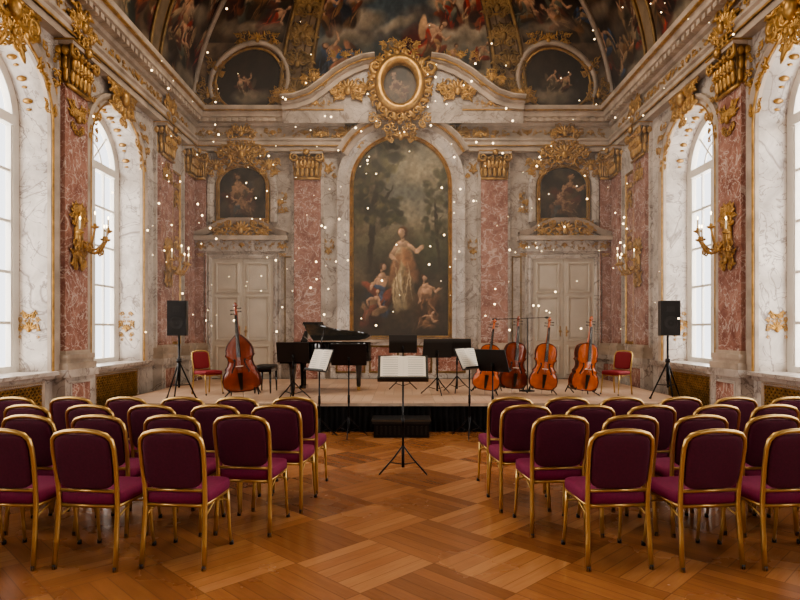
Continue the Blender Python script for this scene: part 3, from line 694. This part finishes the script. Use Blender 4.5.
# ------------------------------------------------------------ music stands
def music_stand(x,y,z,rot,h=1.2,sheet=None,tilt=25,w=.52):
    b=MB();m='black_metal'
    b.tube([(0,0,.1),(0,0,h-.18)],[.013,.011],m,8); b.tube([(0,0,.5),(0,0,.62)],.019,m,8); b.tube([(0,0,.06),(0,0,.3)],.018,m,8)
    for k in range(3):
        a=2*pi*k/3+pi/2; c,s=math.cos(a),math.sin(a)
        b.tube([(0,0,.3),(.12*c,.12*s,.17),(.3*c,.3*s,.01)],.009,m,6); b.tube([(0,0,.09),(.17*c,.17*s,.13)],.006,m,5)
    b.tube([(0,0,h-.2),(0,.02,h-.1)],.02,m,8)
    with b.at(T(0,0,h-.1)@R(math.radians(-tilt),'X')):
        b.lohi((-w/2,0,-.12),(w/2,.012,.21),'black'); b.lohi((-w/2,-.06,-.13),(w/2,.01,-.118),'black'); b.lohi((-w/2,-.06,-.13),(w/2,-.055,-.105),'black')
        b.lohi((-w/2,-.004,.195),(w/2,.014,.215),'black')
        if sheet:
            for s in (-1,1):
                P=[];nx=7
                for i in range(nx):
                    t=i/(nx-1);px=s*t*.25;dy=-.008-.02*math.sin(pi*min(1,t*1.2))*(1-t)
                    P+=[(px,dy,-.11),(px,dy,.2)]
                b.add(P,[(2*i,2*i+2,2*i+3,2*i+1) for i in range(nx-1)],'paper',True)
                P=[(p[0]*1.01,p[1]+.006,p[2]) for p in P]; b.add(P,[(2*i,2*i+2,2*i+3,2*i+1) for i in range(nx-1)],'paper',True)
                for j in range(9):
                    zz=.17-.03*j; b.lohi((s*.14-.085,-.0225,zz),(s*.14+.085,-.0215,zz+.003),'ink')
    o=b.build('music_stand');o.location=(x,y,z);o.rotation_euler=(0,0,rot);return o
music_stand(0,6.66,0,0,1.22,True,38,.56)
music_stand(-1.22,8.75,0,-.9,1.2,True,22); music_stand(-.8,8.85,0,pi,1.28,None,22)
music_stand(.98,8.85,0,.9,1.22,True,26); music_stand(1.3,8.7,0,2.4,1.2,None,22)
music_stand(-1.78,9.72,ST,pi,.83,None,20); music_stand(.0,11.2,ST,pi,.93,None,15); music_stand(.6,10.5,ST,pi+.2,.87,None,18); music_stand(.98,10.9,ST,pi-.2,.87,None,18)
# ------------------------------------------------------------ bowed instruments
def cello(name,x,y,z,tilt,yaw,S=1.0,var='varnish',bass=False):
    b=MB();Lb=.76
    if bass: half=[(0,0),(.1,.003),(.18,.03),(.235,.1),(.245,.2),(.225,.3),(.19,.37),(.2,.4),(.165,.46),(.15,.54),(.158,.6),(.185,.64),(.172,.67),(.172,.74),(.15,.82),(.105,.9),(.06,.96),(.03,1.0),(0,1.0)]
    else: half=[(0,0),(.1,.003),(.17,.03),(.215,.1),(.225,.2),(.205,.3),(.17,.37),(.187,.4),(.148,.46),(.135,.53),(.145,.6),(.177,.645),(.158,.68),(.17,.76),(.165,.85),(.14,.93),(.09,.98),(.035,1.0),(0,1.0)]
    D=.13; out=[(w,t*Lb) for w,t in half]+[(-w,t*Lb) for w,t in half[-2:0:-1]];n=len(out)
    z0=.09
    P=[]
    cz=.45*Lb
    layers=[(1.02,D/2-.004),(1.03,D/2),(.93,D/2+.006),(.7,D/2+.022),(.35,D/2+.032),(.02,D/2+.035)]
    for sg,mt in ((-1,var),(1,var)):
        P=[];F=[]
        for sc,yy in layers:
            for w,t in out: P.append((w*sc,sg*yy,z0+cz+(t-cz)*(sc if sc<.9 else 1+(sc-1)*.5)))
        for i in range(len(layers)-1):
            for j in range(n): F.append((i*n+j,i*n+(j+1)%n,(i+1)*n+(j+1)%n,(i+1)*n+j))
        b.add(P,F,mt,True)
    P=[(w,-D/2,z0+t) for w,t in out]+[(w,D/2,z0+t) for w,t in out]; b.add(P,[(j,(j+1)%n,n+(j+1)%n,n+j) for j in range(n)],'varnish_edge')
    b.tube([(w*1.02,-D/2-.002,z0+cz+(t-cz)*1.01) for w,t in out],.007,'varnish_edge',5,closed=True)
    for s in (-1,1):
        b.tube([(s*.075,-D/2-.034,z0+.43),(s*.06,-D/2-.036,z0+.42),(s*.07,-D/2-.035,z0+.37),(s*.095,-D/2-.031,z0+.31),(s*.115,-D/2-.026,z0+.27),(s*.1,-D/2-.027,z0+.255)],.009,'ebony',5)
        b.sell((s*.072,-D/2-.033,z0+.425),(.014,.006,.014),'ebony'); b.sell((s*.106,-D/2-.025,z0+.262),(.016,.006,.016),'ebony')
    bz=z0+.34; fy=-D/2-.035
    b.lohi((-.045,fy-.07,bz-.006),(.045,fy,bz+.006),'paper'); 
    P=[(-.015,fy-.02,z0+.02),(.015,fy-.02,z0+.02),(.035,fy-.055,z0+.25),(-.035,fy-.055,z0+.25),(-.012,fy-.005,z0+.02),(.012,fy-.005,z0+.02),(.03,fy-.04,z0+.25),(-.03,fy-.04,z0+.25)]
    b.add(P,[(0,1,2,3),(4,5,6,7),(0,1,5,4),(1,2,6,5),(2,3,7,6),(3,0,4,7)],'ebony')
    ft=z0+Lb+.27
    P=[(-.03,fy-.05,z0+.46),(.03,fy-.05,z0+.46),(.016,fy-.01,ft),(-.016,fy-.01,ft),(-.026,fy-.03,z0+.46),(.026,fy-.03,z0+.46),(.015,fy+.012,ft),(-.015,fy+.012,ft)]
    b.add(P,[(0,1,2,3),(4,5,6,7),(0,1,5,4),(1,2,6,5),(2,3,7,6),(3,0,4,7)],'ebony')
    b.tube([(0,-.03,z0+Lb-.06),(0,-.045,z0+Lb+.02),(0,-.065,z0+Lb+.15),(0,-.07,ft),(0,-.055,ft+.1)],[.034,.026,.021,.021,.02],var,8)
    sp=[(0,-.055+.0,ft+.08)]
    for i in range(12):
        t=i/11;a=-t*1.5*2*pi; q=.036*(1-t*.75); sp.append((0,-.07+q*math.cos(a),ft+.13-q*math.sin(a)))
    b.tube(sp,[.019]+[.017*(1-i/20) for i in range(12)],var,6); b.sell((0,-.07,ft+.13),(.034,.02,.02),var)
    for i,(zz,s) in enumerate(((ft+.02,-1),(ft+.045,1),(ft+.07,-1),(ft+.092,1))): b.tube([(0,-.06,zz),(s*.05,-.06,zz),(s*.075,-.06,zz)],[.006,.006,.011],'ebony',6)
    for k in range(4):
        q=(k-1.5); b.tube([(q*.012,fy-.055,z0+.25),(q*.013,fy-.074,bz),(q*.006,-.108,ft)],.0015,'wire',3)
    b.tube([(0,0,z0+.02),(0,0,0.01)],[.007,.004],'wire',6); b.sell((0,0,z0),(.018,.018,.02),'ebony')
    for s in (-1,1):
        b.tube([(s*.06,.12,.5),(s*.2,.2,.03)],.009,'black_metal',6); b.tube([(s*.17,.16,.1),(s*.16,-.1,.09),(s*.17,-.13,.13)],.009,'black_metal',6); b.tube([(s*.17,.16,.12),(s*.22,-.16,.04)],.009,'black_metal',6)
    b.tube([(-.17,.17,.1),(.17,.17,.1)],.009,'black_metal',6)
    b.tube([(-.06,.12,.5),(.06,.12,.5),(.06,.0,.52)],.009,'black_metal',6)
    o=b.build(name);o.location=(x,y,z);o.rotation_euler=(math.radians(-2),math.radians(tilt),yaw);o.scale=(S,S,S);return o
cello('double_bass',-2.64,9.95,ST+.01,-5,.12,1.22,'varnish_dark',True)
cello('cello',1.4,10.35,ST+.015,8,-.15,1.02,'varnish')
cello('cello',1.92,10.6,ST+.01,5,.1,1.06,'varnish_dark')
cello('cello',2.4,10.4,ST+.012,6,-.1,1.04,'varnish')
cello('cello',3.04,10.2,ST+.015,7,.15,1.05,'varnish')
b=MB()
b.tube([(0,0,.03),(0,0,1.35)],.01,'black_metal',6); b.lathe((0,0,0),[(0,0),(.14,0),(.14,.015),(.02,.03),(0,.03)],'black_metal',16)
b.tube([(-.55,0,1.33),(.35,0,1.36)],.008,'black_metal',6); b.sell((-.6,0,1.33),(.06,.022,.022),'spk_grille'); b.sell((.36,0,1.36),(.04,.02,.02),'black')
o=b.build('microphone_stand'); o.location=(2.3,11.1,ST)
# ------------------------------------------------------------ grand piano
def catmull(pts,n=6):
    out=[]
    for i in range(len(pts)-1):
        p0=pts[max(0,i-1)];p1=pts[i];p2=pts[i+1];p3=pts[min(len(pts)-1,i+2)]
        for k in range(n):
            t=k/n; out.append(tuple(.5*((2*p1[a])+(-p0[a]+p2[a])*t+(2*p0[a]-5*p1[a]+4*p2[a]-p3[a])*t*t+(-p0[a]+3*p1[a]-3*p2[a]+p3[a])*t**3) for a in (0,1)))
    out.append(pts[-1]);return out
b=MB();G='gloss_black'
curve=catmull([(.42,0),(.62,.03),(.8,.2),(.98,.42),(1.2,.55),(1.45,.66),(1.62,.86),(1.66,1.1),(1.55,1.32),(1.35,1.42)])
outl=[(.0,0)]+curve+[(0,1.45)]
b.sweep(outl[::1],[(0,.62),(0,.97),(.03,.98),(.035,.97),(.035,.62)],G)
b.prism([(.28,0.0)]+curve+[(.28,1.45)],.60,.66,G)
b.prism([(.3,.03)]+[(x-.03,y+.03) for x,y in curve[:-1]]+[(1.32,1.4),(.3,1.4)],.84,.86,'gold')
b.lohi((0,0,.60),(.3,1.45,.68),G); b.lohi((0,0,.68),(.3,.08,.93),G); b.lohi((0,1.37,.68),(.3,1.45,.93),G); b.lohi((.18,.08,.68),(.3,1.37,.95),G)
for i in range(52):
    y=.09+1.27*i/52; b.lohi((.02,y,.68),(.17,y+.0225,.71),'ivory')
    if i%7 in (0,1,3,4,5): b.lohi((.08,y+.018,.71),(.17,y+.03,.722),G)
b.lohi((-.0,.0,.60),(.02,1.45,.69),G)
with b.at(T(.32,.72,.97)@R(.35,'Y')): b.lohi((0,-.35,0),(.02,.35,.26),G); b.lohi((-.012,-.2,.02),(-.004,.0,.24),'paper'); b.lohi((-.012,.01,.02),(-.004,.2,.24),'paper')
LA=math.radians(-14)
with b.at(T(0,1.45,.985)@R(LA,'X')@T(0,-1.45,0)):
    b.prism([(.42,0)]+curve[1:]+[(.42,1.45)],0,.022,G)
    b.lohi((.43,0,.022),(.8,1.45,.042),G)
b.tube([(.75,.12,.95),(.8,.3,.985+.27)],.012,G,6)
for x,y in ((.22,.14),(.22,1.3),(1.4,1.05)):
    b.lathe((x,y,0),[(.0,0.0),(.03,0.0),(.035,.04),(.025,.06),(.045,.1),(.05,.3),(.07,.52),(.08,.56),(.08,.61)],G,12); b.lathe((x,y,0),[(.036,.0),(.04,.05),(.03,.07)],'gold',10)
b.lohi((.3,.6,.12),(.36,.62,.6),G); b.lohi((.3,.83,.12),(.36,.85,.6),G); b.lohi((.27,.57,.08),(.4,.88,.14),G)
for y in (.65,.725,.8): b.lohi((.18,y-.012,.08),(.28,y+.012,.095),'gold')
o=b.build('grand_piano'); o.location=(-2.12,10.3,ST); o.scale=(.92,.92,.92)
b=MB(); b.sell((0,0,.46),(.17,.3,.04),'black',.35,.3,16,8); b.lohi((-.16,-.28,.38),(.16,.28,.43),G)
for s in (-1,1):
    for t in (-1,1): b.tube([(s*.13,t*.25,.38),(s*.14,t*.26,0)],[.022,.014],G,8)
o=b.build('piano_bench'); o.location=(-2.5,10.95,ST)
# ------------------------------------------------------------ speakers
def speaker(x,y,z,rot):
    b=MB();h=1.04
    b.tube([(0,0,.2),(0,0,h)],.017,'black_metal',8); b.tube([(0,0,.3),(0,0,.65)],.024,'black_metal',8); b.lathe((0,0,.6),[(.02,0),(.04,.01),(.04,.06),(.02,.07)],'black',10)
    for k in range(3):
        a=2*pi*k/3+.5;c,s=math.cos(a),math.sin(a)
        b.tube([(0,0,.62),(.27*c,.27*s,.015)],.012,'black_metal',6); b.tube([(0,0,.24),(.17*c,.17*s,.24)],.008,'black_metal',5); b.sell((.27*c,.27*s,.015),(.025,.025,.015),'black')
    P=[(-.15,-.14),(.15,-.14),(.11,.14),(-.11,.14)]
    b.prism(P,h,h+.56,'black'); b.lohi((-.135,-.15,h+.02),(.135,-.14,h+.54),'spk_grille')
    b.lathe((0,-.152,h+.2),[(.11,0),(.105,-.006),(.09,-.002),(.03,.004),(0,0)],'black',20,axis='y'); b.lohi((-.06,-.156,h+.38),(.06,-.15,h+.47),'black')
    o=b.build('pa_speaker');o.location=(x,y,z);o.rotation_euler=(0,0,rot)
speaker(-3.62,9.7,ST,.1); speaker(4.28,9.7,ST,-.1)
# ------------------------------------------------------------ small glowing specks in the air
b=MB(); rn=random.Random(11)
for i in range(270):
    y=rn.uniform(7.0,13.4); x=rn.uniform(-4.5,4.5); z=rn.uniform(1.5,6.1); r=rn.choice((.007,.01,.014,.019))*y/11
    if abs(x)<1.3 and rn.random()<.45: continue
    b.sell((x,y,z),(r,r,r),'glow_speck',1,1,8,6)
b.build('glowing_specks')
b=MB(); b.lohi((-HW+.26,8.0,1.4),(HW-.26,YB-.3,6.0),'haze'); b.build('haze')
# ------------------------------------------------------------ lights
def area(name,loc,rot,sx,sy,p,col):
    l=bpy.data.lights.new(name,'AREA');l.shape='RECTANGLE';l.size=sx;l.size_y=sy;l.energy=p;l.color=col
    o=bpy.data.objects.new(name,l);o.location=loc;o.rotation_euler=rot;bpy.context.collection.objects.link(o);return o
for c in WINC:
    area('window_daylight',(-HW-.75,c,3.2),(0,-pi/2,0),4.4,1.9,150,(1,.92,.82))
    area('window_daylight',(HW+.75,c,3.2),(0,pi/2,0),4.4,1.9,150,(1,.92,.82))
area('overhead_fill',(0,3.5,7.6),(0,0,0),3,3,130,(1,.78,.54))  # added warm fill under the ceiling, out of view; no fixture hangs there
area('stage_fill',(0,10.2,8.6),(0,0,0),3,2,240,(1,.83,.64))  # unseen lamp added above the frame to brighten the stage
area('vault_fill',(0,8.3,7.3),(math.radians(150),0,0),4,1.5,45,(1,.8,.58))  # unseen upward lamp added to lift the ceiling cove
w=bpy.data.worlds.new('World');bpy.context.scene.world=w;w.use_nodes=True
w.node_tree.nodes['Background'].inputs[0].default_value=(.95,.96,1,1);w.node_tree.nodes['Background'].inputs[1].default_value=2.4
bpy.context.scene.view_settings.look='AgX - Medium High Contrast'
cam=bpy.data.cameras.new('camera');cam.sensor_width=36;cam.lens=27;cam.shift_x=-3/800;cam.shift_y=30/800;cam.clip_end=100
co_=bpy.data.objects.new('camera',cam);co_.location=(0,0,1.58);co_.rotation_euler=(pi/2,0,0);bpy.context.collection.objects.link(co_);bpy.context.scene.camera=co_
